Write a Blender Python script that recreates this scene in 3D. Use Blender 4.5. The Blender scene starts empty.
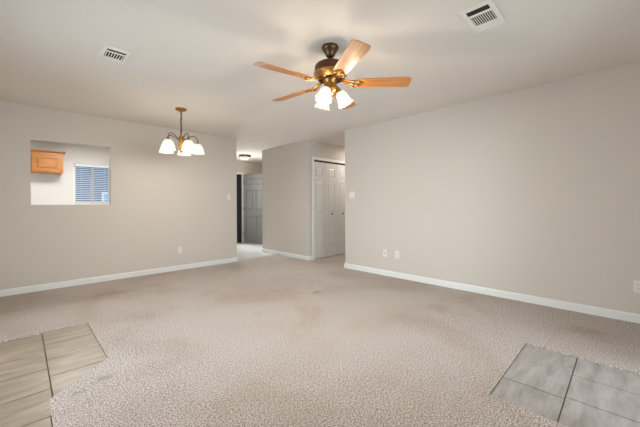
import bpy, bmesh, math, random
from mathutils import Vector, Matrix
random.seed(7)
scene = bpy.context.scene
C = scene.collection
PI = math.pi

# ---------------------------------------------------------------- camera, world, lights, exposure
YAW, ROLL, FPX, HCAM = 0.780623, math.radians(-0.2777), 302.46, 1.1169
cd = bpy.data.cameras.new('camera'); cam = bpy.data.objects.new('camera', cd); C.objects.link(cam)
cd.sensor_fit = 'HORIZONTAL'; cd.sensor_width = 36.0; cd.lens = FPX / 640 * 36.0
cd.shift_y = -(213.5 - 205.14) / 640.0
cd.clip_start = 0.05; cd.clip_end = 200
cam.rotation_mode = 'QUATERNION'
cam.matrix_world = (Matrix.Translation((0, 0, HCAM)) @ Matrix.Rotation(-YAW, 4, 'Z')
                    @ Matrix.Rotation(PI / 2, 4, 'X') @ Matrix.Rotation(ROLL, 4, 'Z'))
scene.camera = cam

W = bpy.data.worlds.new('world'); scene.world = W; W.use_nodes = True
bgn = W.node_tree.nodes['Background']
bgn.inputs[0].default_value = (0.50, 0.65, 0.86, 1); bgn.inputs[1].default_value = 1.8

def area(name, loc, rot, sx, sy, power, col, spread=180):
    l = bpy.data.lights.new(name, 'AREA'); l.shape = 'RECTANGLE'; l.size = sx; l.size_y = sy
    l.energy = power; l.color = col; l.spread = math.radians(spread)
    o = bpy.data.objects.new(name, l); C.objects.link(o); o.location = loc; o.rotation_euler = rot
    return o
# daylight entering by unseen openings added behind the camera: patio door (west), window and door (south)
TILT = math.radians(8)
area('daylight_patio', (-3.2, 3.0, 1.45), (0, -PI / 2 + TILT, math.radians(-8)), 2.4, 3.6, 104, (0.92, 0.96, 1.0), 140)
area('daylight_rear', (1.7, -3.2, 1.5), (PI / 2 - TILT, 0, 0), 4.0, 2.2, 122, (0.92, 0.96, 1.0), 140)
def point(name, loc, power, col, r=0.04):
    l = bpy.data.lights.new(name, 'POINT'); l.energy = power; l.color = col; l.shadow_soft_size = r
    o = bpy.data.objects.new(name, l); C.objects.link(o); o.location = loc
    return o
area('daylight_entrance', (4.2, 8.7, 1.2), (-PI / 2 + 0.35, 0, 0), 0.7, 1.6, 40, (0.97, 0.985, 1.0), 125)
area('kitchen_fill_light', (0.9, 6.7, 2.40), (0, 0, 0), 1.0, 0.5, 30, (1.0, 0.97, 0.93))  # added fill to brighten the kitchen, out of view and without a fixture
area('hall_fill_light', (5.6, 4.0, 2.41), (0, 0, 0), 0.3, 0.3, 8, (1.0, 0.95, 0.9))  # unseen fill light added in the hall, no fixture built

scene.view_settings.view_transform = 'Standard'; scene.view_settings.look = 'None'
scene.view_settings.exposure = 0.88; scene.view_settings.gamma = 1.0
scene.view_settings.use_curve_mapping = False

# ---------------------------------------------------------------- materials
def lin(r, g, b):
    f = lambda c: (c / 255 / 12.92) if c / 255 <= 0.04045 else ((c / 255 + 0.055) / 1.055) ** 2.4
    return (f(r), f(g), f(b), 1)
def mat(name, col, rough=0.6, metal=0.0, **kw):
    m = bpy.data.materials.new(name); m.use_nodes = True
    b = m.node_tree.nodes['Principled BSDF']
    b.inputs['Base Color'].default_value = col; b.inputs['Roughness'].default_value = rough
    b.inputs['Metallic'].default_value = metal
    for k, v in kw.items(): b.inputs[k.replace('_', ' ')].default_value = v
    return m
def nodes(m):
    nt = m.node_tree
    def N(t, **inp):
        n = nt.nodes.new(t)
        for k, v in inp.items(): n.inputs[k].default_value = v
        return n
    return nt, N, nt.nodes['Principled BSDF'], nt.links.new
def ramp(N, stops):
    r = N('ShaderNodeValToRGB'); e = r.color_ramp.elements
    while len(e) < len(stops): e.new(0.5)
    for el, (p, c) in zip(e, stops): el.position = p; el.color = c
    return r
def add_bump(m, scale, strength, dist=0.002, detail=4, vec=None):
    nt, N, b, L = nodes(m)
    tc = N('ShaderNodeTexCoord'); n = N('ShaderNodeTexNoise', Scale=scale, Detail=detail)
    L(tc.outputs['Object'], n.inputs['Vector'])
    bp = N('ShaderNodeBump', Strength=strength, Distance=dist)
    L(n.outputs['Fac'], bp.inputs['Height']); L(bp.outputs['Normal'], b.inputs['Normal'])
    return m

M = {}
M['wall'] = add_bump(mat('wall_paint', lin(204, 195, 185), 0.75), 90, 0.12)
M['ceiling'] = add_bump(mat('ceiling_paint', lin(229, 222, 214), 0.85), 55, 0.25, 0.004)
M['kitchen'] = mat('kitchen_paint', lin(205, 205, 203), 0.7)
M['trim'] = mat('white_trim', lin(226, 226, 222), 0.35)
M['door'] = mat('white_door', lin(214, 211, 205), 0.4)
M['frontdoor'] = mat('front_door_grey', lin(136, 135, 134), 0.3)
M['black'] = mat('black_metal', (0.008, 0.008, 0.009, 1), 0.4)
M['dark'] = mat('closet_shade', (0.012, 0.012, 0.012, 1), 0.8)
M['plate'] = mat('plastic_plate', lin(225, 218, 208), 0.3)
M['slot'] = mat('socket_slot', lin(60, 55, 50), 0.6)
M['bronze'] = mat('aged_bronze', lin(88, 62, 38), 0.36, 0.7)
M['brass'] = mat('antique_brass', lin(160, 112, 58), 0.28, 0.85)
M['gold'] = mat('pale_brass', lin(184, 138, 78), 0.34, 0.8)
M['vent'] = mat('vent_enamel', lin(236, 231, 225), 0.4)
M['ventdark'] = mat('vent_dark', lin(36, 32, 24), 0.8)
M['grout'] = add_bump(mat('grout', lin(112, 99, 84), 0.9), 200, 0.4)
M['nickel'] = mat('handle_metal', lin(70, 62, 55), 0.3, 0.8)
M['subfloor'] = mat('subfloor', lin(120, 110, 100), 0.9)

def wood(name, c1, c2, c3, rough, scale=(1.2, 22, 22)):
    m = mat(name, c2, rough); nt, N, b, L = nodes(m)
    tc = N('ShaderNodeTexCoord'); mp = N('ShaderNodeMapping'); mp.inputs['Scale'].default_value = scale
    L(tc.outputs['Object'], mp.inputs['Vector'])
    n = N('ShaderNodeTexNoise', Scale=2.2, Detail=6, Distortion=0.6); L(mp.outputs[0], n.inputs['Vector'])
    r = ramp(N, [(0.3, c1), (0.5, c2), (0.72, c3)]); L(n.outputs['Fac'], r.inputs[0]); L(r.outputs[0], b.inputs['Base Color'])
    return m
M['oak'] = wood('fan_oak', lin(146, 86, 32), lin(178, 112, 46), lin(198, 136, 66), 0.34)
M['oak'].node_tree.nodes['Principled BSDF'].inputs['Coat Weight'].default_value = 0.35
M['oak'].node_tree.nodes['Principled BSDF'].inputs['Specular IOR Level'].default_value = 0.8
M['oak'].node_tree.nodes['Principled BSDF'].inputs['Coat Roughness'].default_value = 0.42
M['oak'].node_tree.nodes['Principled BSDF'].inputs['Coat IOR'].default_value = 1.6
M['cabinet'] = wood('cabinet_oak', lin(146, 90, 26), lin(164, 104, 32), lin(178, 116, 40), 0.35, (2.5, 14, 14))

def carpet_mat():
    m = mat('carpet_pile', lin(190, 176, 165), 1.0); nt, N, b, L = nodes(m)
    tc = N('ShaderNodeTexCoord')
    n1 = N('ShaderNodeTexNoise', Scale=160, Detail=3, Roughness=0.7); L(tc.outputs['Object'], n1.inputs['Vector'])
    n3 = N('ShaderNodeTexNoise', Scale=75, Detail=2, Roughness=0.6); L(tc.outputs['Object'], n3.inputs['Vector'])
    mix0 = N('ShaderNodeMix'); mix0.data_type = 'FLOAT'; mix0.inputs[0].default_value = 0.22
    L(n1.outputs['Fac'], mix0.inputs[2]); L(n3.outputs['Fac'], mix0.inputs[3])
    r1 = ramp(N, [(0.36, lin(42, 38, 36)), (0.44, lin(140, 131, 126)), (0.51, lin(195, 185, 178)), (0.59, lin(240, 232, 227))])
    L(mix0.outputs[0], r1.inputs[0])
    # traffic soiling: broad and small blotches of worn, browner pile
    n2 = N('ShaderNodeTexNoise', Scale=1.1, Detail=5, Roughness=0.6, Distortion=0.5); L(tc.outputs['Object'], n2.inputs['Vector'])
    r2 = ramp(N, [(0.36, (0.86, 0.80, 0.75, 1)), (0.50, (0.97, 0.94, 0.915, 1)), (0.62, (1, 1, 1, 1))])
    L(n2.outputs['Fac'], r2.inputs[0])
    mul = N('ShaderNodeMix'); mul.data_type = 'RGBA'; mul.blend_type = 'MULTIPLY'; mul.inputs[0].default_value = 0.9
    L(r1.outputs[0], mul.inputs[6]); L(r2.outputs[0], mul.inputs[7])
    # darker stains, each at its place: (x, y, radius)
    prev = mul.outputs[2]
    for sx, sy, rx, ry, dk in STAINS:
        mp = N('ShaderNodeMapping'); mp.inputs['Location'].default_value = (-sx / rx, -sy / ry, 0)
        mp.inputs['Scale'].default_value = (1 / rx, 1 / ry, 1); L(tc.outputs['Object'], mp.inputs['Vector'])
        ns = N('ShaderNodeTexNoise', Scale=2.5, Detail=4); L(mp.outputs[0], ns.inputs['Vector'])
        ln = N('ShaderNodeVectorMath'); ln.operation = 'LENGTH'; L(mp.outputs[0], ln.inputs[0])
        ad = N('ShaderNodeMath'); ad.operation = 'ADD'; L(ln.outputs['Value'], ad.inputs[0]); L(ns.outputs['Fac'], ad.inputs[1])
        rr = ramp(N, [(0.55, (dk, dk * 0.98, dk * 0.96, 1)), (1.45 / 1.5, (1, 1, 1, 1))]); rr.color_ramp.interpolation = 'EASE'
        L(ad.outputs[0], rr.inputs[0])
        mm = N('ShaderNodeMix'); mm.data_type = 'RGBA'; mm.blend_type = 'MULTIPLY'; mm.inputs[0].default_value = 1
        L(prev, mm.inputs[6]); L(rr.outputs[0], mm.inputs[7]); prev = mm.outputs[2]
    L(prev, b.inputs['Base Color'])
    bp = N('ShaderNodeBump', Strength=0.55, Distance=0.008); L(mix0.outputs[0], bp.inputs['Height']); L(bp.outputs['Normal'], b.inputs['Normal'])
    b.inputs['Specular IOR Level'].default_value = 0.05
    return m
STAINS = [(2.70, 2.78, 0.26, 0.20, 0.72), (2.38, 3.22, 0.16, 0.12, 0.78), (3.18, 3.67, 0.22, 0.16, 0.80),
          (1.72, 2.65, 0.14, 0.10, 0.80), (1.83, 1.03, 0.05, 0.04, 0.74), (3.2, 1.4, 0.35, 0.55, 0.86),
          (0.38, 2.38, 0.17, 0.14, 0.76), (0.24, 2.30, 0.12, 0.10, 0.80), (0.8, 4.6, 1.3, 0.5, 0.90), (3.5, 0.2, 0.45, 0.8, 0.88)]
M['carpet'] = carpet_mat()

def tile_mat(name, ca, cb, rough):
    m = mat(name, ca, rough); nt, N, b, L = nodes(m)
    tc = N('ShaderNodeTexCoord'); mp = N('ShaderNodeMapping'); mp.inputs['Scale'].default_value = (1.6, 7, 6)
    L(tc.outputs['Object'], mp.inputs['Vector'])
    n = N('ShaderNodeTexNoise', Scale=2.4, Detail=7, Roughness=0.66, Distortion=0.25); L(mp.outputs[0], n.inputs['Vector'])
    r = ramp(N, [(0.32, ca), (0.66, cb)]); L(n.outputs['Fac'], r.inputs[0]); L(r.outputs[0], b.inputs['Base Color'])
    return m
M['tile_a'] = tile_mat('beige_tile', lin(122, 107, 90), lin(160, 143, 124), 0.32)
M['tile_b'] = tile_mat('greige_tile', lin(138, 131, 126), lin(178, 172, 168), 0.30)
M['tile_c'] = tile_mat('entry_tile', lin(222, 219, 213), lin(240, 238, 234), 0.2)

def glass_mat():
    m = bpy.data.materials.new('window_glass'); m.use_nodes = True; nt = m.node_tree
    out = nt.nodes['Material Output']; nt.nodes.remove(nt.nodes['Principled BSDF'])
    t = nt.nodes.new('ShaderNodeBsdfTransparent'); g = nt.nodes.new('ShaderNodeBsdfGlossy'); g.inputs['Roughness'].default_value = 0.02
    t.inputs[0].default_value = (0.94, 0.97, 0.97, 1)
    mx = nt.nodes.new('ShaderNodeMixShader'); f = nt.nodes.new('ShaderNodeFresnel'); f.inputs[0].default_value = 1.45
    nt.links.new(f.outputs[0], mx.inputs[0]); nt.links.new(t.outputs[0], mx.inputs[1]); nt.links.new(g.outputs[0], mx.inputs[2])
    nt.links.new(mx.outputs[0], out.inputs[0]); return m
M['glass'] = glass_mat()
def shade_mat(name, hot, rim, zh, hgt):
    """frosted glass lit from inside: brightest at the bulb (local z = zh), duller towards neck and rim"""
    m = bpy.data.materials.new(name); m.use_nodes = True; nt, N, b, L = nodes(m)
    out = nt.nodes['Material Output']
    b.inputs['Base Color'].default_value = (0.05, 0.048, 0.045, 1); b.inputs['Roughness'].default_value = 0.25
    tc = N('ShaderNodeTexCoord'); sp = N('ShaderNodeSeparateXYZ'); L(tc.outputs['Object'], sp.inputs[0])
    a = N('ShaderNodeMath'); a.operation = 'SUBTRACT'; a.inputs[1].default_value = zh; L(sp.outputs['Z'], a.inputs[0])
    d = N('ShaderNodeMath'); d.operation = 'DIVIDE'; d.inputs[1].default_value = hgt; L(a.outputs[0], d.inputs[0])
    ab = N('ShaderNodeMath'); ab.operation = 'ABSOLUTE'; L(d.outputs[0], ab.inputs[0])
    r = ramp(N, [(0.12, hot), (0.62, rim)]); r.color_ramp.interpolation = 'EASE'; L(ab.outputs[0], r.inputs[0])
    L(r.outputs[0], b.inputs['Emission Color']); b.inputs['Emission Strength'].default_value = 1.0
    tr = N('ShaderNodeBsdfTransparent'); tr.inputs[0].default_value = (1, 0.96, 0.9, 1)
    m2 = N('ShaderNodeMixShader'); m2.inputs[0].default_value = 0.5
    L(b.outputs[0], m2.inputs[1]); L(tr.outputs[0], m2.inputs[2]); L(m2.outputs[0], out.inputs[0])
    return m
M['shade'] = shade_mat('frosted_glass_lit', (0.95, 0.86, 0.66, 1), (0.60, 0.50, 0.34, 1), -.055, .115)
M['shade2'] = shade_mat('alabaster_glass_lit', (0.85, 0.78, 0.62, 1), (0.52, 0.45, 0.33, 1), -.075, .135)
M['dome'] = shade_mat('dome_glass_lit', (0.8, 0.76, 0.66, 1), (0.55, 0.48, 0.36, 1), -.10, .09)
M['bulb'] = mat('lit_bulb', (1, 0.95, 0.85, 1), 0.3, 0, Emission_Color=(1.0, 0.85, 0.6, 1), Emission_Strength=2.0)
M['stucco'] = add_bump(mat('neighbour_siding', lin(98, 112, 130), 0.8), 40, 0.2)
M['grass'] = mat('outdoor_ground', lin(90, 100, 90), 0.9)
M['blind'] = mat('blind_vinyl', lin(214, 220, 228), 0.45)

# ---------------------------------------------------------------- mesh helpers
def bx(bm, x0, y0, z0, x1, y1, z1):
    v = [bm.verts.new(p) for p in ((x0, y0, z0), (x1, y0, z0), (x1, y1, z0), (x0, y1, z0),
                                   (x0, y0, z1), (x1, y0, z1), (x1, y1, z1), (x0, y1, z1))]
    for f in ((3, 2, 1, 0), (4, 5, 6, 7), (0, 1, 5, 4), (1, 2, 6, 5), (2, 3, 7, 6), (3, 0, 4, 7)):
        bm.faces.new([v[i] for i in f])
    return v
def prism(bm, poly, z0, z1):
    a = [bm.verts.new((x, y, z0)) for x, y in poly]; b = [bm.verts.new((x, y, z1)) for x, y in poly]
    n = len(poly)
    bm.faces.new(a[::-1]); bm.faces.new(b)
    for i in range(n): bm.faces.new((a[i], a[(i + 1) % n], b[(i + 1) % n], b[i]))
def lathe(bm, prof, seg=32, mtx=None, wave=None, cap=False):
    """prof = [(r, z)]; wave(i, a) may add to r and z"""
    rings = []
    for i, (r, z) in enumerate(prof):
        ring = []
        for k in range(seg):
            a = 2 * PI * k / seg; rr, zz = (r, z)
            if wave:
                dr, dz = wave(i / (len(prof) - 1), a); rr += dr; zz += dz
            p = Vector((rr * math.cos(a), rr * math.sin(a), zz))
            ring.append(bm.verts.new(mtx @ p if mtx else p))
        rings.append(ring)
    for i in range(len(rings) - 1):
        for k in range(seg):
            bm.faces.new((rings[i][k], rings[i][(k + 1) % seg], rings[i + 1][(k + 1) % seg], rings[i + 1][k]))
    if cap:
        bm.faces.new(rings[0][::-1]); bm.faces.new(rings[-1])
def tube(bm, pts, r, seg=10):
    pts = [Vector(p) for p in pts]; rings = []
    rad = r if callable(r) else (lambda t: r)
    up = Vector((0.13, 0.27, 0.95))
    for i, p in enumerate(pts):
        t = (pts[min(i + 1, len(pts) - 1)] - pts[max(i - 1, 0)]).normalized()
        u = t.cross(up)
        if u.length < 0.05: u = t.cross(Vector((1, 0, 0)))
        u.normalize(); v = t.cross(u); rr = rad(i / (len(pts) - 1))
        rings.append([bm.verts.new(p + rr * (math.cos(2 * PI * k / seg) * u + math.sin(2 * PI * k / seg) * v)) for k in range(seg)])
    for i in range(len(rings) - 1):
        for k in range(seg):
            bm.faces.new((rings[i][k], rings[i][(k + 1) % seg], rings[i + 1][(k + 1) % seg], rings[i + 1][k]))
    bm.faces.new(rings[0][::-1]); bm.faces.new(rings[-1])
def obj(name, bm, m, parent=None, smooth=False, bevel=0, label=None, solid=0):
    bmesh.ops.recalc_face_normals(bm, faces=bm.faces[:])
    me = bpy.data.meshes.new(name); bm.to_mesh(me); bm.free()
    o = bpy.data.objects.new(name, me); C.objects.link(o); me.materials.append(m)
    if smooth:
        for p in me.polygons: p.use_smooth = True
    if solid:
        s = o.modifiers.new('solid', 'SOLIDIFY'); s.thickness = solid; s.offset = 0
    if bevel:
        b = o.modifiers.new('bevel', 'BEVEL'); b.width = bevel; b.segments = 2; b.limit_method = 'ANGLE'; b.angle_limit = math.radians(40)
    if parent: o.parent = parent
    if label: o['label'] = label
    return o
def box_obj(name, dims, m, parent=None, bevel=0, label=None):
    bm = bmesh.new(); bx(bm, *dims); return obj(name, bm, m, parent, bevel=bevel, label=label)
def thing(name, label, cat, loc=(0, 0, 0), rotz=0, group=None):
    o = bpy.data.objects.new(name, None); C.objects.link(o); o.empty_display_size = 0.1
    o.location = loc; o.rotation_euler = (0, 0, rotz); o['label'] = label; o['category'] = cat
    if group: o['group'] = group
    return o
def struct(o, label=None):
    o['kind'] = 'structure'
    if label: o['label'] = label
    return o
def boxes(name, lst, m, bevel=0, label=None, kind='structure', parent=None):
    bm = bmesh.new()
    for d in lst: bx(bm, *d)
    o = obj(name, bm, m, parent, bevel=bevel)
    if kind: o['kind'] = kind
    if label: o['label'] = label
    return o

# ---------------------------------------------------------------- setting
H = 2.44
YL, XR, TH = 5.465, 4.102, 0.12          # dining wall plane, right wall plane, wall thickness
YE, XB = 8.10, 4.13                      # back wall of entry and kitchen; wall block plane
YH0, YH1 = 3.516, 4.48                   # hall opening
XW, YS = -0.75, -0.75                    # wall planes behind the camera
XF = 7.2

boxes('floor_slab', [(XW - .2, YS - .2, -0.15, XF, YE + .1, -0.014)], M['subfloor'], label='subfloor below carpet and tiles')
bm = bmesh.new()
for poly in ([(XW, 3.64), (XB, 3.64), (XB, YH1), (XB, 5.6), (XW, 5.6)],
             [(0.457, 2.69), (XB, 2.69), (XB, 3.64), (0.457, 3.64)],
             [(0.115, 2.35), (XB, 2.35), (XB, 2.69), (0.457, 2.69)],
             [(0.115, 1.5), (XB, 1.5), (XB, 2.35), (0.115, 2.35)],
             [(XW, 0.57), (XB, 0.57), (XB, 1.5), (XW, 1.5)],
             [(XW, YS), (1.95, YS), (1.95, 0.57), (XW, 0.57)],
             [(2.89, YS), (XB, YS), (XB, 0.57), (2.89, 0.57)],
             [(XB, YH0 - .1), (XF, YH0 - .1), (XF, 5.3), (XB, 5.3)]):
    prism(bm, poly, -0.014, 0.0)
struct(obj('floor', bm, M['carpet']), 'worn beige carpet covering the room')
struct(box_obj('floor_entry', (XW, 5.6, -0.014, XF, YE + .1, -0.003), M['tile_c']), 'pale tiled floor of the entry behind the carpet')
struct(box_obj('ceiling', (XW - .2, YS - .2, H, XF, YE + .2, H + 0.12), M['ceiling']), 'flat off-white ceiling')

# dining wall with the pass-through
PX0, PX1, PZ0, PZ1 = 0.097, 0.973, 1.138, 2.008
boxes('wall_left', [(XW - TH, YL, 0, PX0, YL + TH, H), (PX1, YL, 0, 3.072, YL + TH, H),
                    (PX0, YL, 0, PX1, YL + TH, PZ0), (PX0, YL, PZ1, PX1, YL + TH, H)], M['wall'], label='beige wall with the kitchen pass-through')
boxes('wall_kitchen_side', [(2.95, YL + TH, 0, 3.072, YE, H)], M['wall'])
boxes('wall_kitchen_left', [(XW - TH, YL + TH, 0, XW, YE, H)], M['kitchen'])
# far wall: kitchen window opening, entrance doorway
WX0, WX1, WZ0, WZ1 = 0.785, 1.45, 1.175, 2.01
boxes('wall_kitchen', [(XW, YE, 0, WX0, YE + TH, H), (WX1, YE, 0, 2.95, YE + TH, H),
                       (WX0, YE, 0, WX1, YE + TH, WZ0), (WX0, YE, WZ1, WX1, YE + TH, H)], M['kitchen'], label='pale grey kitchen wall seen through the pass-through')
DX0, DX1, DZ = 3.72, 4.735, 2.05
boxes('wall_entry', [(2.95, YE, 0, DX0, YE + TH, H), (DX1, YE, 0, XF, YE + TH, H), (DX0, YE, DZ, DX1, YE + TH, H)], M['wall'])
# right wall
bm = bmesh.new(); r = 0.018
pts = [(XR, YS - TH), (XR, YH0 - r)]
for k in range(1, 7):
    a = PI - (PI / 2) * k / 6
    pts.append((XR + r + r * math.cos(a), YH0 - r + r * math.sin(a)))
pts += [(XR + TH, YH0), (XR + TH, YS - TH)]
prism(bm, pts, 0, H)
struct(obj('wall_right', bm, M['wall']), 'long plain beige wall on the right')
boxes('wall_hall_near', [(XR + TH, YH0 - TH, 0, XF, YH0, H)], M['wall'])
boxes('wall_hall_end', [(XF, YH0 - TH, 0, XF + TH, YE + TH, H)], M['wall'])
# wall block with the closet
CX0, CX1, CZ = 4.262, 5.73, 2.05
bm = bmesh.new()
r = 0.012
pts = [(XB, 6.14), (XB, YH1 + r)]
for k in range(1, 6):
    a = PI + (PI / 2) * k / 5
    pts.append((XB + r + r * math.cos(a), YH1 + r + r * math.sin(a)))
pts += [(XB + TH, YH1), (XB + TH, 6.14)]
prism(bm, pts, 0, H)
struct(obj('wall_block', bm, M['wall']), 'narrow beige wall between the entry and the closet')
boxes('wall_closet', [(XB + TH, YH1, 0, CX0, YH1 + TH, H), (CX1, YH1, 0, XF, YH1 + TH, H), (CX0, YH1, CZ, CX1, YH1 + TH, H)], M['wall'])
boxes('wall_closet_rear', [(XB + TH, 6.02, 0, XF, 6.14, H)], M['wall'])
boxes('wall_closet_inner', [(CX0, 5.25, 0, XF, 5.3, H)], M['dark'])  # near-black colour puts the closet's inner shade into this wall
# unseen walls behind the camera, their openings added to let daylight in
boxes('wall_patio', [(XW - TH, YS, 0, XW, 1.75, H), (XW - TH, 3.55, 0, XW, YL, H), (XW - TH, 1.75, 2.05, XW, 3.55, H)], M['wall'])
boxes('wall_rear', [(XW - TH, YS - TH, 0, 0.1, YS, H), (1.6, YS - TH, 0, 1.97, YS, H), (2.87, YS - TH, 0, XR, YS, H),
                    (0.1, YS - TH, 0, 1.6, YS, 0.9), (0.1, YS - TH, 2.05, 1.6, YS, H), (1.97, YS - TH, 2.05, 2.87, YS, H)], M['wall'])
def glazed(name, axis, a0, a1, z0, z1, plane, mid=True):
    """white framed glazing in a wall; axis 'x' or 'y' is the long direction"""
    bm = bmesh.new(); f = 0.045
    def b(p0, p1, q0, q1, t=0.03):
        if axis == 'x': bx(bm, p0, plane - t, q0, p1, plane + t, q1)
        else: bx(bm, plane - t, p0, q0, plane + t, p1, q1)
    b(a0, a0 + f, z0, z1); b(a1 - f, a1, z0, z1); b(a0 + f, a1 - f, z0, z0 + f); b(a0 + f, a1 - f, z1 - f, z1)
    if mid: b((a0 + a1) / 2 - f / 2, (a0 + a1) / 2 + f / 2, z0 + f, z1 - f, 0.025)
    o = struct(obj(name, bm, M['trim']))
    bm = bmesh.new()
    if axis == 'x': bx(bm, a0 + f, plane - .004, z0 + f, a1 - f, plane + .004, z1 - f)
    else: bx(bm, plane - .004, a0 + f, z0 + f, plane + .004, a1 - f, z1 - f)
    obj('pane', bm, M['glass'], o)
    return o
glazed('added_door_1', 'y', 1.75, 3.55, 0.0, 2.05, XW - TH / 2)  # this and the next two: unseen glazing added for the daylight
glazed('added_window_1', 'x', 0.1, 1.6, 0.9, 2.05, YS - TH / 2)
glazed('added_door_2', 'x', 1.97, 2.87, 0.0, 2.05, YS - TH / 2, False)

# baseboards
def baseboard(name, path, hgt=0.083, t=0.014):
    """path: floor polyline; the board grows to the left of the walking direction"""
    bm = bmesh.new(); n = len(path)
    offs = []
    for i in range(n):
        p = Vector(path[i])
        d1 = (Vector(path[i]) - Vector(path[i - 1])).normalized() if i > 0 else None
        d2 = (Vector(path[i + 1]) - Vector(path[i])).normalized() if i < n - 1 else None
        nn = lambda d: Vector((-d.y, d.x))
        if d1 is None: o = nn(d2)
        elif d2 is None: o = nn(d1)
        else:
            o = nn(d1) + nn(d2); o = o / max(o.dot(nn(d1)), 1e-3)
        offs.append((p, o))
    prof = [(0, 0), (t, 0), (t, hgt - 0.016), (t * 0.75, hgt - 0.006), (t * 0.35, hgt), (0, hgt)]
    rings = [[bm.verts.new((p.x + o.x * q, p.y + o.y * q, z)) for q, z in prof] for p, o in offs]
    for i in range(n - 1):
        for k in range(len(prof)):
            bm.faces.new((rings[i][k], rings[i][(k + 1) % len(prof)], rings[i + 1][(k + 1) % len(prof)], rings[i + 1][k]))
    bm.faces.new(rings[0]); bm.faces.new(rings[-1][::-1])
    return struct(obj(name, bm, M['trim']))
baseboard('baseboard_left', [(3.072, YL + TH), (3.072, YL), (XW, YL)])
baseboard('baseboard_right', [(XR, YS), (XR, YH0), (XF, YH0)][::1])
baseboard('baseboard_block', [(CX0 - 0.055, YH1), (XB, YH1), (XB, 6.14), (5.5, 6.14)][::-1][::-1] if False else [(5.5, 6.14), (XB, 6.14), (XB, YH1), (CX0 - 0.055, YH1)][::-1][::-1][::-1])
baseboard('baseboard_entry', [(XF, YE), (DX1 + 0.06, YE)])

# tile pads let into the carpet
def tile_pad(name, outline, tiles, m, label):
    bm = bmesh.new(); prism(bm, outline, -0.014, -0.010)
    o = struct(obj(name, bm, M['grout']), label)
    bm = bmesh.new(); g = 0.0035
    for poly in tiles:
        cx = sum(p[0] for p in poly) / len(poly); cy = sum(p[1] for p in poly) / len(poly)
        q = []
        for x, y in poly:
            q.append((x - math.copysign(g, x - cx), y - math.copysign(g, y - cy)))
        prism(bm, q, -0.012, -0.006)
    obj('tiles', bm, m, o, bevel=0.0015)
R = lambda x0, x1, y0, y1: [(x0, y0), (x1, y0), (x1, y1), (x0, y1)]
tl = [R(.132, .455, 3.31, 3.636), R(.132, .455, 2.985, 3.31), R(.132, .455, 2.675, 2.985), [(.132, 2.375), (.437, 2.675), (.132, 2.675)]]
x = .132
for c in range(3):
    x0 = max(x - .325, XW); off = 0.16 if c % 2 == 0 else 0
    y = 3.636
    first = True
    while y > 1.5:
        y0 = max(y - (.325 if not first else .325 - off), 1.5); first = False
        xr = x if y > 2.40 else min(x, .113)
        if y - y0 > .02: tl.append(R(x0, xr, y0, y))
        y = y0
    x = x0
tile_pad('floor_tiles_left', [(XW, 3.64), (.457, 3.64), (.457, 2.69), (.115, 2.35), (.115, 1.5), (XW, 1.5)], tl, M['tile_a'],
         'beige ceramic tile landing with a cut corner at the lower left of the carpet')
tr = [R(2.225, 2.886, .25, .567), R(1.953, 2.225, .25, .567)]
y1 = .25
for c in range(4):
    y0 = max(y1 - .325, YS); edges = [2.886, 2.572, 2.25, 1.953] if c % 2 == 0 else [2.886, 2.555, 2.225, 1.953]
    for e1, e0 in zip(edges, edges[1:]):
        if y1 - y0 > .02: tr.append(R(e0, e1, y0, y1))
    y1 = y0
tile_pad('floor_tiles_right', R(1.95, 2.89, YS, .57), tr, M['tile_b'], 'greige ceramic tile landing at the lower right of the carpet')

# closet casing and track
boxes('trim_1', [(CX0 - .055, YH1 - .016, 0, CX0, YH1, CZ + .055), (CX1, YH1 - .016, 0, CX1 + .055, YH1, CZ + .055),
                 (CX0, YH1 - .016, CZ, CX1, YH1, CZ + .055)], M['trim'], bevel=0.004, label='white casing around the closet opening')
boxes('trim_2', [(CX0, YH1 + .02, CZ - .028, CX1, YH1 + .06, CZ)], M['black'], label='dark sliding track above the closet doors')
# bifold closet doors
def panel_leaf(bm, w, h, t, cols, rows, G=0.010):
    """door leaf in local x 0..w, y 0 (front)..t, z 0..h with raised panels pressed into both faces"""
    bx(bm, 0, G, 0, w, t - G, h)
    xs = [0.0]; 
    for c in cols: xs += [c[0], c[1]]
    xs.append(w)
    for ya, yb in ((0.0, G), (t - G, t)):
        for i in range(0, len(xs), 2): bx(bm, xs[i], ya, 0, xs[i + 1], yb, h)
        zs = [0.0]
        for r_ in rows: zs += [r_[0], r_[1]]
        zs.append(h)
        for c in cols:
            for i in range(0, len(zs), 2): bx(bm, c[0], ya, zs[i], c[1], yb, zs[i + 1])
            for r_ in rows:                      # raised field with sloped sides
                m_ = 0.032; f = 0.002 if ya == 0 else t - 0.002; k = G if ya == 0 else t - G
                o_ = [(c[0] + .008, r_[0] + .008), (c[1] - .008, r_[0] + .008), (c[1] - .008, r_[1] - .008), (c[0] + .008, r_[1] - .008)]
                i_ = [(c[0] + m_, r_[0] + m_), (c[1] - m_, r_[0] + m_), (c[1] - m_, r_[1] - m_), (c[0] + m_, r_[1] - m_)]
                a = [bm.verts.new((p[0], k, p[1])) for p in o_]; b = [bm.verts.new((p[0], f, p[1])) for p in i_]
                bm.faces.new(b)
                for j in range(4): bm.faces.new((a[j], a[(j + 1) % 4], b[(j + 1) % 4], b[j]))
lw = (CX1 - CX0 - 0.004) / 4
d = struct(bpy.data.objects.new('door_3', None), 'white four-leaf bifold closet door with small dark knobs'); C.objects.link(d)
d.location = (CX0 + .002, YH1 + .022, 0.012)
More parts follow.
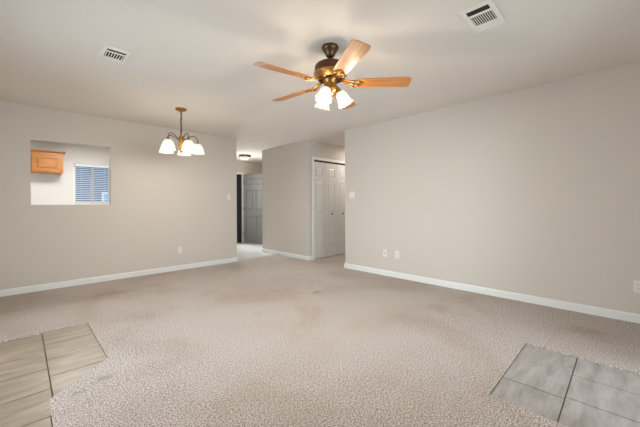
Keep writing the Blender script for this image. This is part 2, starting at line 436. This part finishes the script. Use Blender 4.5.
for k in range(4):
    bm = bmesh.new(); w = lw - 0.006
    panel_leaf(bm, w, 2.005, 0.034, [(0.068, w - 0.068)], [(0.20, 0.80), (0.95, 1.60), (1.70, 1.90)])
    lf = obj('door_leaf', bm, M['door'], d); lf.location = (k * lw + .003, 0, 0)
    if k in (1, 2):
        bm = bmesh.new(); lathe(bm, [(0.0001, -.034), (.012, -.033), (.0165, -.026), (.015, -.018), (.007, -.012), (.007, 0), (.014, 0.001)], 20, Matrix.Translation((w * 0.5, 0, 0.915)) @ Matrix.Rotation(-PI / 2, 4, 'X'))
        kn = obj('door_knob', bm, M['nickel'], lf, smooth=True, label='small dark round knob')

# entrance: casing, black storm door in the opening, grey door swung open
boxes('trim_3', [(DX0 - .06, YE - .016, 0, DX0, YE, DZ + .06), (DX1, YE - .016, 0, DX1 + .03, YE, DZ + .06), (DX0, YE - .016, DZ, DX1, YE, DZ + .06)], M['trim'], bevel=0.004, label='white casing of the entrance doorway')
sd = boxes('door_4', [(DX0, YE + .05, 0, DX0 + .26, YE + .09, DZ), (DX1 - .26, YE + .05, 0, DX1, YE + .09, DZ), (DX0 + .26, YE + .05, 0, DX1 - .26, YE + .09, .2), (DX0 + .26, YE + .05, DZ - .1, DX1 - .26, YE + .09, DZ)], M['black'], label='black storm door in the entrance doorway')
box_obj('pane', (DX0 + .26, YE + .066, .2, DX1 - .26, YE + .074, DZ - .1), M['glass'], sd)
fd = struct(bpy.data.objects.new('door_5', None), 'grey six-panel front door standing open into the entry'); C.objects.link(fd)
fd.location = (4.77, YE - .02, 0.008); fd.rotation_euler = (0, 0, math.atan2(-0.87, 0.21))
bm = bmesh.new(); panel_leaf(bm, 0.90, 2.03, 0.044, [(0.11, 0.40), (0.50, 0.79)], [(0.22, 0.80), (0.98, 1.58), (1.70, 1.90)], .014)
obj('door_leaf', bm, M['frontdoor'], fd)
bm = bmesh.new()
lathe(bm, [(.028, 0), (.028, .008), (.012, .012), (.011, .04), (.024, .046), (.029, .058), (.022, .07), (.0001, .073)], 20, Matrix.Translation((.84, 0, .93)) @ Matrix.Rotation(PI / 2, 4, 'X'))
obj('door_handle', bm, M['black'], fd, smooth=True)
bm = bmesh.new()
lathe(bm, [(.028, 0), (.028, .012), (.02, .018), (.0001, .019)], 20, Matrix.Translation((.84, 0, 1.09)) @ Matrix.Rotation(PI / 2, 4, 'X'))
obj('deadbolt', bm, M['black'], fd, smooth=True)
for z in (0.25, 1.02, 1.8):
    bm = bmesh.new(); tube(bm, [(0.0, -.004, z - .05), (0.0, -.004, z + .05)], .007, 8); obj('hinge', bm, M['nickel'], fd)

# kitchen window with blind
w2 = glazed('window_2', 'x', WX0, WX1, WZ0, WZ1, YE + .07)
w2['label'] = 'white framed kitchen window with a centre mullion'
boxes('trim_4', [(WX0 - .02, YE - .03, WZ0 - .02, WX1 + .02, YE + .04, WZ0)], M['trim'], label='white sill of the kitchen window')
bl = thing('window_blind', 'white horizontal slat blind in the kitchen window seen through the pass-through', 'blind', (WX0 + .03, YE + .012, WZ0 + .004))
BW = WX1 - WX0 - .06; BH = WZ1 - WZ0 - .008
box_obj('headrail', (0, -.03, BH - .045, BW, .022, BH), M['blind'], bl, bevel=.004)
bm = bmesh.new(); ns = 19; cs, sn = math.cos(math.radians(16)), math.sin(math.radians(16))
for i in range(ns):
    z = .045 + i * (BH - .11) / (ns - 1); hw = .023
    for s0, s1 in ((-1, 0), (0, 1)):
        pass
    rows_ = []
    for t in (-1, -.5, 0, .5, 1):
        yy = hw * t * cs; zz = z + hw * t * sn + .003 * (1 - t * t)
        rows_.append((bm.verts.new((.004, yy, zz)), bm.verts.new((BW - .004, yy, zz)), bm.verts.new((BW - .004, yy, zz - .0025)), bm.verts.new((.004, yy, zz - .0025))))
    for a, b in zip(rows_, rows_[1:]):
        bm.faces.new((a[0], a[1], b[1], b[0])); bm.faces.new((a[3], b[3], b[2], a[2]))
        bm.faces.new((a[0], b[0], b[3], a[3])); bm.faces.new((a[1], a[2], b[2], b[1]))
    bm.faces.new(rows_[0]); bm.faces.new(rows_[-1][::-1])
obj('slats', bm, M['blind'], bl)
box_obj('bottom_rail', (.002, -.022, .004, BW - .002, .022, .022), M['blind'], bl, bevel=.004)
for x in (.1, BW - .1):
    bm = bmesh.new(); tube(bm, [(x, -.025, .02), (x, -.025, BH - .04)], .0015, 6); obj('ladder_cord', bm, M['blind'], bl)

# outdoors beyond the kitchen window
struct(box_obj('ground', (-30, YE + .3, -0.35, 30, 40, -0.2), M['grass']), 'ground outside the kitchen window')
nb = thing('neighbour_house', 'blue-grey house wall outside the kitchen window', 'house', (2.0, 15.0, -0.2))
bm = bmesh.new(); bx(bm, -6, 0, 0, 6, 5, 4.6); obj('wall', bm, M['stucco'], nb)
bm = bmesh.new(); prism(bm, [(-6.4, -.5), (6.4, -.5), (6.4, 5.5), (-6.4, 5.5)], 4.6, 4.75)
obj('roof', bm, mat('neighbour_roof', lin(58, 66, 80), .9), nb)
box_obj('window_frame', (.35, -.03, 1.0, 1.6, 0.02, 1.9), M['trim'], nb)
box_obj('window_pane', (.42, -.04, 1.07, 1.53, -.02, 1.83), mat('neighbour_pane', lin(120, 175, 205), .1), nb)

# ---------------------------------------------------------------- kitchen cabinet
CBX0, CBX1, CBZ0, CBZ1, CBY = 0.125, 0.60, 1.765, 2.15, YE - .32
cb = thing('wall_cabinet', 'small oak wall cabinet with a raised-panel door, seen through the pass-through', 'cabinet', (CBX0, CBY, CBZ0))
cw, ch = CBX1 - CBX0, CBZ1 - CBZ0
box_obj('body', (0, .02, 0, cw, .32, ch), M['cabinet'], cb, bevel=.002)
bm = bmesh.new()
for (x0, z0, x1, z1) in ((0, 0, .04, ch), (cw - .04, 0, cw, ch), (.04, 0, cw - .04, .035), (.04, ch - .05, cw - .04, ch)):
    bx(bm, x0, 0, z0, x1, .02, z1)
obj('face_frame', bm, M['cabinet'], cb, bevel=.002)
bm = bmesh.new()
prof = [(0, ch), (-.01, ch), (-.045, ch + .03), (-.045, ch + .04), (0, ch + .04)]
pa = [bm.verts.new((-.0, y, z)) for y, z in prof]; pb = [bm.verts.new((cw + .045 if y < -.02 else cw + .01, y, z)) for y, z in prof]
for i in range(len(prof)): bm.faces.new((pa[i], pa[(i + 1) % 5], pb[(i + 1) % 5], pb[i]))
bm.faces.new(pa[::-1]); bm.faces.new(pb)
bx(bm, cw, 0, ch + .028, cw + .045, .32, ch + .04)
obj('crown_moulding', bm, M['cabinet'], cb)
dr = bpy.data.objects.new('door', None)
bm = bmesh.new(); dw, dh = cw - .05, ch - .07
panel_leaf(bm, dw, dh, .02, [(.06, dw - .06)], [(.055, dh - .055)], .009)
dr = obj('door', bm, M['cabinet'], cb); dr.location = (.025, -.021, .025)

# ---------------------------------------------------------------- switches and sockets
def wall_plate(name, label, cat, pos, facing, w, h, style):
    """facing 'y': on the dining wall looking towards -y; 'x': on the right wall looking towards -x"""
    t = thing(name, label, cat, pos, 0 if facing == 'y' else -PI / 2,
              {'outlet': 'outlets low on the walls', 'light switch': 'light switches on the living room walls'}[cat])
    bm = bmesh.new(); bx(bm, -w / 2, -.006, -h / 2, w / 2, 0, h / 2); obj('cover_plate', bm, M['plate'], t, bevel=.003)
    if style == 'duplex':
        for s in (-1, 1):
            bm = bmesh.new(); lathe(bm, [(.0165, -.0), (.0165, .009), (.0155, .0095), (.0001, .0095)], 20, Matrix.Translation((0, 0, s * .0195)) @ Matrix.Rotation(PI / 2, 4, 'X'))
            f = obj('socket_face', bm, M['plate'], t)
            bm = bmesh.new()
            for sx in (-.006, .006): bx(bm, sx - .0012, -.0101, s * .0195 - .001, sx + .0012, -.0094, s * .0195 + .008)
            bx(bm, -.002, -.0101, s * .0195 - .0095, .002, -.0094, s * .0195 - .0055)
            obj('slots', bm, M['slot'], f)
    elif style == 'coax':
        bm = bmesh.new(); lathe(bm, [(.008, 0), (.008, .008), (.0048, .008), (.0048, .017), (.0001, .017)], 16, Matrix.Rotation(PI / 2, 4, 'X')); obj('connector', bm, M['nickel'], t)
    else:
        n = style
        for i in range(n):
            x = (i - (n - 1) / 2) * .046
            bm = bmesh.new(); bx(bm, x - .005, -.016, -.012, x + .005, -.005, .006); bx(bm, x - .008, -.0075, -.0165, x + .008, -.005, .0165)
            obj('toggle', bm, M['plate'], t, bevel=.001)
    return t
wall_plate('light_switch', 'white single light switch on the left wall beside its right end', 'light switch', (2.90, YL, 1.285), 'y', .07, .115, 1)
wall_plate('wall_outlet', 'white electrical outlet low on the left wall below the chandelier', 'outlet', (1.968, YL, .344), 'y', .07, .115, 'duplex')
wall_plate('light_switch', 'white double light switch on the right wall beside its left end', 'light switch', (XR, 3.345, 1.285), 'x', .115, .115, 2)
wall_plate('cable_outlet', 'white cable wall plate low on the right wall, left of the outlet beside it', 'outlet', (XR, 2.683, .350), 'x', .07, .115, 'coax')
wall_plate('wall_outlet', 'white electrical outlet low on the right wall, right of the cable plate', 'outlet', (XR, 2.468, .354), 'x', .07, .115, 'duplex')
wall_plate('wall_outlet', 'white electrical outlet low on the right wall cut by the right edge of the photo', 'outlet', (XR, -.085, .342), 'x', .07, .115, 'duplex')

# ---------------------------------------------------------------- ceiling registers
def register(label, cx, cy, rot, L, Wd, slot, fins, nf):
    """local u = along length L, v = along width Wd; slot=(u0,u1), fins=(u0,u1); fins run along u"""
    t = thing('ceiling_vent', label, 'vent', (cx, cy, H), rot, 'air vents in the ceiling')
    v0, v1 = -Wd * .355, Wd * .355
    us = sorted([-L / 2, slot[0], slot[1], fins[0], fins[1], L / 2])
    bm = bmesh.new(); z0, z1 = -.007, 0
    for (a, b, c, d_) in ((us[0], us[5], -Wd / 2, v0), (us[0], us[5], v1, Wd / 2), (us[0], us[1], v0, v1), (us[2], us[3], v0, v1), (us[4], us[5], v0, v1)):
        bx(bm, a, c, z0, b, d_, z1)
    obj('frame', bm, M['vent'], t, bevel=.002)
    box_obj('duct_opening', (us[1], v0, -.0015, us[4], v1, 0), M['ventdark'], t)
    bm = bmesh.new(); p = (v1 - v0) / nf
    for i in range(nf):
        v = v0 + (i + .5) * p
        bx(bm, us[3], v - p * .15, -.0045, us[4], v + p * .15, -.0016)
    obj('fins', bm, M['vent'], t)
    bm = bmesh.new(); bx(bm, us[1], v0 + .002, -.004, us[2], v1 - .002, -.0016)
    obj('damper_blade', bm, M['ventdark'], t)
    return t
register('smaller white ceiling vent at the upper left, above the dining side', .59, 3.135, PI / 2, .27, .195, (-.096, -.060), (-.037, .076), 7)
register('larger white ceiling vent at the upper right, near the top edge', 2.325, .703, 0, .35, .20, (-.135, -.078), (-.052, .080), 10)

# ---------------------------------------------------------------- ceiling fan
FX, FY = 1.845, 1.732
fan = thing('ceiling_fan', 'five-blade oak and bronze ceiling fan with three lit glass shades', 'ceiling fan', (FX, FY, H))
bm = bmesh.new(); lathe(bm, [(.001, -.0005), (.068, -.0005), (.071, -.010), (.070, -.022), (.058, -.036), (.047, -.054), (.038, -.072), (.034, -.084), (.018, -.092), (.001, -.093)], 36)
obj('canopy', bm, M['bronze'], fan, smooth=True)
bm = bmesh.new(); tube(bm, [(0, 0, -.09), (0, 0, -.15)], .0135, 16); obj('downrod', bm, M['bronze'], fan, smooth=True)
bm = bmesh.new()
lathe(bm, [(.001, -.118), (.022, -.120), (.028, -.136), (.088, -.142), (.116, -.152), (.130, -.168), (.133, -.205), (.130, -.222), (.134, -.232), (.128, -.248), (.10, -.268), (.001, -.270)], 48)
obj('motor_housing', bm, M['bronze'], fan, smooth=True)
bm = bmesh.new(); lathe(bm, [(.132, -.222), (.139, -.226), (.139, -.240), (.128, -.252), (.112, -.268), (.104, -.275)], 48); obj('trim_band', bm, M['gold'], fan, smooth=True, label='pale brass band')
bm = bmesh.new(); lathe(bm, [(.06, -.268), (.062, -.286), (.052, -.294), (.054, -.33), (.058, -.350), (.062, -.364), (.05, -.378), (.028, -.388), (.016, -.403), (.008, -.413), (.001, -.415)], 36)
obj('switch_housing', bm, M['brass'], fan, smooth=True)
ZB = -.307
def blade_bm():
    bm = bmesh.new(); n = 22; r0, r1 = .212, .657; top = []; bot = []
    def hw(s):
        w = .056 + .013 * s
        if s > .93: w -= .009 * ((s - .93) / .07) ** 2
        if s < .06: w -= .018 * ((.06 - s) / .06) ** 2
        return w
    for i in range(n + 1):
        s = i / n; x = r0 + (r1 - r0) * s; w = hw(s)
        row = []
        for t in (-1, -.5, 0, .5, 1):
            bow = .006 * (1 - t * t) if i == n else 0
            row.append((x + bow, w * t))
        top.append([bm.verts.new((a, b, .003)) for a, b in row]); bot.append([bm.verts.new((a, b, -.003)) for a, b in row])
    for i in range(n):
        for k in range(4):
            bm.faces.new((top[i][k], top[i + 1][k], top[i + 1][k + 1], top[i][k + 1])); bm.faces.new((bot[i][k], bot[i][k + 1], bot[i + 1][k + 1], bot[i + 1][k]))
        for k in (0, 4): bm.faces.new((top[i][k], bot[i][k], bot[i + 1][k], top[i + 1][k]))
    for i in (0, n):
        for k in range(4): bm.faces.new((top[i][k], top[i][k + 1], bot[i][k + 1], bot[i][k]))
    return bm
def iron_bm():
    """scrolled bracket under the blade root, in blade space"""
    bm = bmesh.new()
    # two curved rails spreading into a three-lobed plate
    for s in (-1, 1):
        tube(bm, [(.085, s * .012, .030), (.115, s * .016, .020), (.150, s * .03, .002), (.185, s * .042, -.007), (.215, s * .040, -.009), (.235, s * .026, -.009), (.222, s * .014, -.009), (.205, s * .020, -.009)], .0062, 8)
    tube(bm, [(.08, 0, .03), (.13, 0, .012), (.17, 0, -.005), (.22, 0, -.009), (.262, 0, -.009)], lambda t: .009 - .004 * t, 8)
    for (x, y) in ((.262, 0), (.232, .030), (.232, -.030)):
        lathe(bm, [(.0001, -.016), (.008, -.014), (.011, -.009), (.011, -.0031)], 14, Matrix.Translation((x, y, 0)))
    prism(bm, [(.19, -.036), (.245, -.036), (.27, -.012), (.27, .012), (.245, .036), (.19, .036), (.205, 0)], -.0075, -.0032)
    return bm
blade0 = iron0 = None
for k in range(5):
    a = math.radians(169.1 - 72 * k)
    if blade0 is None:
        blade0 = obj('blade', blade_bm(), M['oak'], fan, bevel=.0015); bl_o = blade0
        iron0 = obj('blade_iron', iron_bm(), M['brass'], blade0, smooth=True, label='antique brass scrolled blade bracket')
    else:
        bl_o = blade0.copy(); C.objects.link(bl_o); bl_o.parent = fan
        ir = iron0.copy(); C.objects.link(ir); ir.parent = bl_o
    bl_o.location = (0, 0, ZB); bl_o.rotation_mode = 'XYZ'
    bl_o.rotation_euler = (math.radians(-12), 0, a)
def bell(r0, r1, hgt, ruf, nruf=8, frac=None):
    """bell shade: mouth at z=-hgt, neck at z=0"""
    prof = [(r0, 0), (r0 * 1.15, -.03 * hgt), (r0 * 1.55, -.14 * hgt), (r0 * 1.9, -.32 * hgt), (r1 * .72, -.55 * hgt), (r1 * .80, -.75 * hgt), (r1 * .90, -.90 * hgt), (r1, -hgt)]
    if frac: prof = [(r1 * f_, -hgt * z_) for f_, z_ in zip(frac, (0, .06, .18, .36, .55, .74, .90, 1.0))]
    bm = bmesh.new()
    lathe(bm, prof, 64, None, lambda t, a: (ruf * max(0, t - .45) * 1.6 * math.cos(nruf * a), -ruf * .8 * max(0, t - .7) * 3 * (0.5 + .5 * math.cos(nruf * a))))
    return bm
VIEW = math.atan2(-FY, -FX)                   # direction from the fan towards the viewer
sh0 = None
for k, off in enumerate((-25, 95, 215)):
    a = VIEW + math.radians(off)
    dv = Vector((math.cos(a), math.sin(a), 0)); 
    p1 = dv * .045 + Vector((0, 0, -.344)); p2 = dv * .064 + Vector((0, 0, -.356)); p3 = dv * .076 + Vector((0, 0, -.376))
    bm = bmesh.new(); tube(bm, [dv * .03 + Vector((0, 0, -.342)), p1, p2, p3], .009, 10); ar = obj('light_arm', bm, M['brass'], fan, smooth=True)
    q = Matrix.Translation(p3) @ Matrix.Rotation(a, 4, 'Z') @ Matrix.Rotation(math.radians(-28), 4, 'Y')
    if sh0 is None:
        sh0 = obj('lamp_shade', bell(.024, .066, .115, .006), M['shade'], fan, smooth=True, solid=.003, label='lit white ruffled glass shade'); sh = sh0
        bm = bmesh.new(); lathe(bm, [(.001, .012), (.018, .01), (.027, .0), (.029, -.018), (.027, -.02)], 24); cp0 = obj('shade_holder', bm, M['brass'], sh0, smooth=True); 
        bm = bmesh.new(); lathe(bm, [(.0001, -.095), (.012, -.092), (.021, -.078), (.023, -.064), (.018, -.048), (.012, -.034), (.011, -.01)], 20); bu0 = obj('bulb', bm, M['bulb'], sh0, smooth=True)
    else:
        sh = sh0.copy(); C.objects.link(sh); sh.parent = fan
        for c0 in (cp0, bu0):
            c = c0.copy(); C.objects.link(c); c.parent = sh
    sh.matrix_local = q
    lp = q @ Vector((0, 0, -.105))
    point('fan_bulb_light', Vector((FX, FY, H)) + lp, 11, (1.0, 0.92, 0.78), .03)
for (x, y, ln) in ((.02, -.05, .10),):
    bm = bmesh.new(); tube(bm, [(-.03, -.035, -.37), (-.031, -.036, -.37 - ln)], .0014, 6); obj('pull_chain', bm, M['gold'], fan)

# ---------------------------------------------------------------- chandelier
HX, HY = 1.564, 4.269
ch_ = thing('chandelier', 'five-light brass chandelier with lit white bell shades hanging near the left wall', 'chandelier', (HX, HY, H))
bm = bmesh.new(); lathe(bm, [(.001, -.0005), (.072, -.0005), (.074, -.008), (.066, -.020), (.04, -.030), (.012, -.036), (.001, -.037)], 32); obj('canopy', bm, M['brass'], ch_, smooth=True)
bm = bmesh.new(); nl = 9
for i in range(nl):
    zc = -.05 - i * .0345; ang = (PI / 2) * (i % 2) + .5; pts = []
    for j in range(15):
        b_ = 2 * PI * j / 14; u = .0095 * math.cos(b_); w_ = .022 * math.sin(b_)
        pts.append((u * math.cos(ang) + .003 * math.sin(i * 1.3), u * math.sin(ang), zc + w_))
    tube(bm, pts, .0038, 6)
obj('chain', bm, M['bronze'], ch_, smooth=True)
bm = bmesh.new(); tube(bm, [(.006 * math.sin(t * 1.1), .006 * math.cos(t * 1.4), -.03 - t * .0325) for t in range(11)], .003, 6); obj('cord', bm, M['bronze'], ch_, smooth=True)
bm = bmesh.new()
lathe(bm, [(.001, -.345), (.008, -.347), (.010, -.36), (.024, -.368), (.030, -.378), (.026, -.39), (.033, -.40), (.037, -.42), (.034, -.46), (.027, -.50), (.022, -.53), (.020, -.545), (.032, -.555), (.034, -.565), (.024, -.578), (.012, -.59), (.013, -.60), (.007, -.61), (.001, -.613)], 32)
obj('body', bm, M['gold'], ch_, smooth=True)
V2 = math.atan2(-HY, -HX); s0 = None
for off in (-47, 25, 97, 169, 241):
    a = V2 + math.radians(off); dv = Vector((math.cos(a), math.sin(a), 0))
    pr = [(.03, -.42), (.06, -.408), (.10, -.378), (.14, -.358), (.175, -.362), (.202, -.384), (.21, -.41), (.21, -.445)]
    bm = bmesh.new(); tube(bm, [dv * r_ + Vector((0, 0, z_)) for r_, z_ in pr], .0055, 8); obj('arm', bm, M['bronze'], ch_, smooth=True)
    if s0 is None:
        s0 = obj('lamp_shade', bell(.032, .093, .135, .003, 10, (.38, .46, .58, .70, .79, .86, .92, 1.0)), M['shade2'], ch_, smooth=True, solid=.003, label='lit white bell glass shade'); sh = s0
        bm = bmesh.new(); lathe(bm, [(.001, .022), (.010, .022), (.016, .012), (.034, .0), (.038, -.010), (.035, -.014)], 24); h0 = obj('shade_holder', bm, M['bronze'], s0, smooth=True)
        bm = bmesh.new(); lathe(bm, [(.0001, -.115), (.014, -.112), (.025, -.095), (.028, -.078), (.02, -.058), (.013, -.042), (.012, -.01)], 20); b0 = obj('bulb', bm, M['bulb'], s0, smooth=True)
    else:
        sh = s0.copy(); C.objects.link(sh); sh.parent = ch_
        for c0 in (h0, b0):
            c = c0.copy(); C.objects.link(c); c.parent = sh
    sh.location = dv * .21 + Vector((0, 0, -.457))
    point('chandelier_bulb_light', Vector((HX, HY, H)) + dv * .21 + Vector((0, 0, -.58)), 3.3, (1.0, 0.93, 0.83), .04)

# ---------------------------------------------------------------- entry ceiling lamp
lm = thing('ceiling_lamp', 'lit flush dome ceiling lamp with dark rim in the entry', 'ceiling lamp', (4.20, 7.05, H))
bm = bmesh.new(); lathe(bm, [(.001, -.0005), (.10, -.0005), (.155, -.012), (.160, -.03), (.150, -.042), (.13, -.044)], 40); obj('rim', bm, M['bronze'], lm, smooth=True)
bm = bmesh.new(); lathe(bm, [(.134, -.036), (.130, -.060), (.112, -.09), (.08, -.113), (.04, -.125), (.001, -.128)], 40); obj('glass_dome', bm, M['dome'], lm, smooth=True)
bm = bmesh.new(); lathe(bm, [(.001, -.126), (.008, -.127), (.010, -.135), (.005, -.143), (.001, -.144)], 16); obj('finial', bm, M['bronze'], lm, smooth=True)
point('entry_lamp_light', (4.20, 7.05, H - .50), 8, (1.0, 0.96, 0.9), .1)
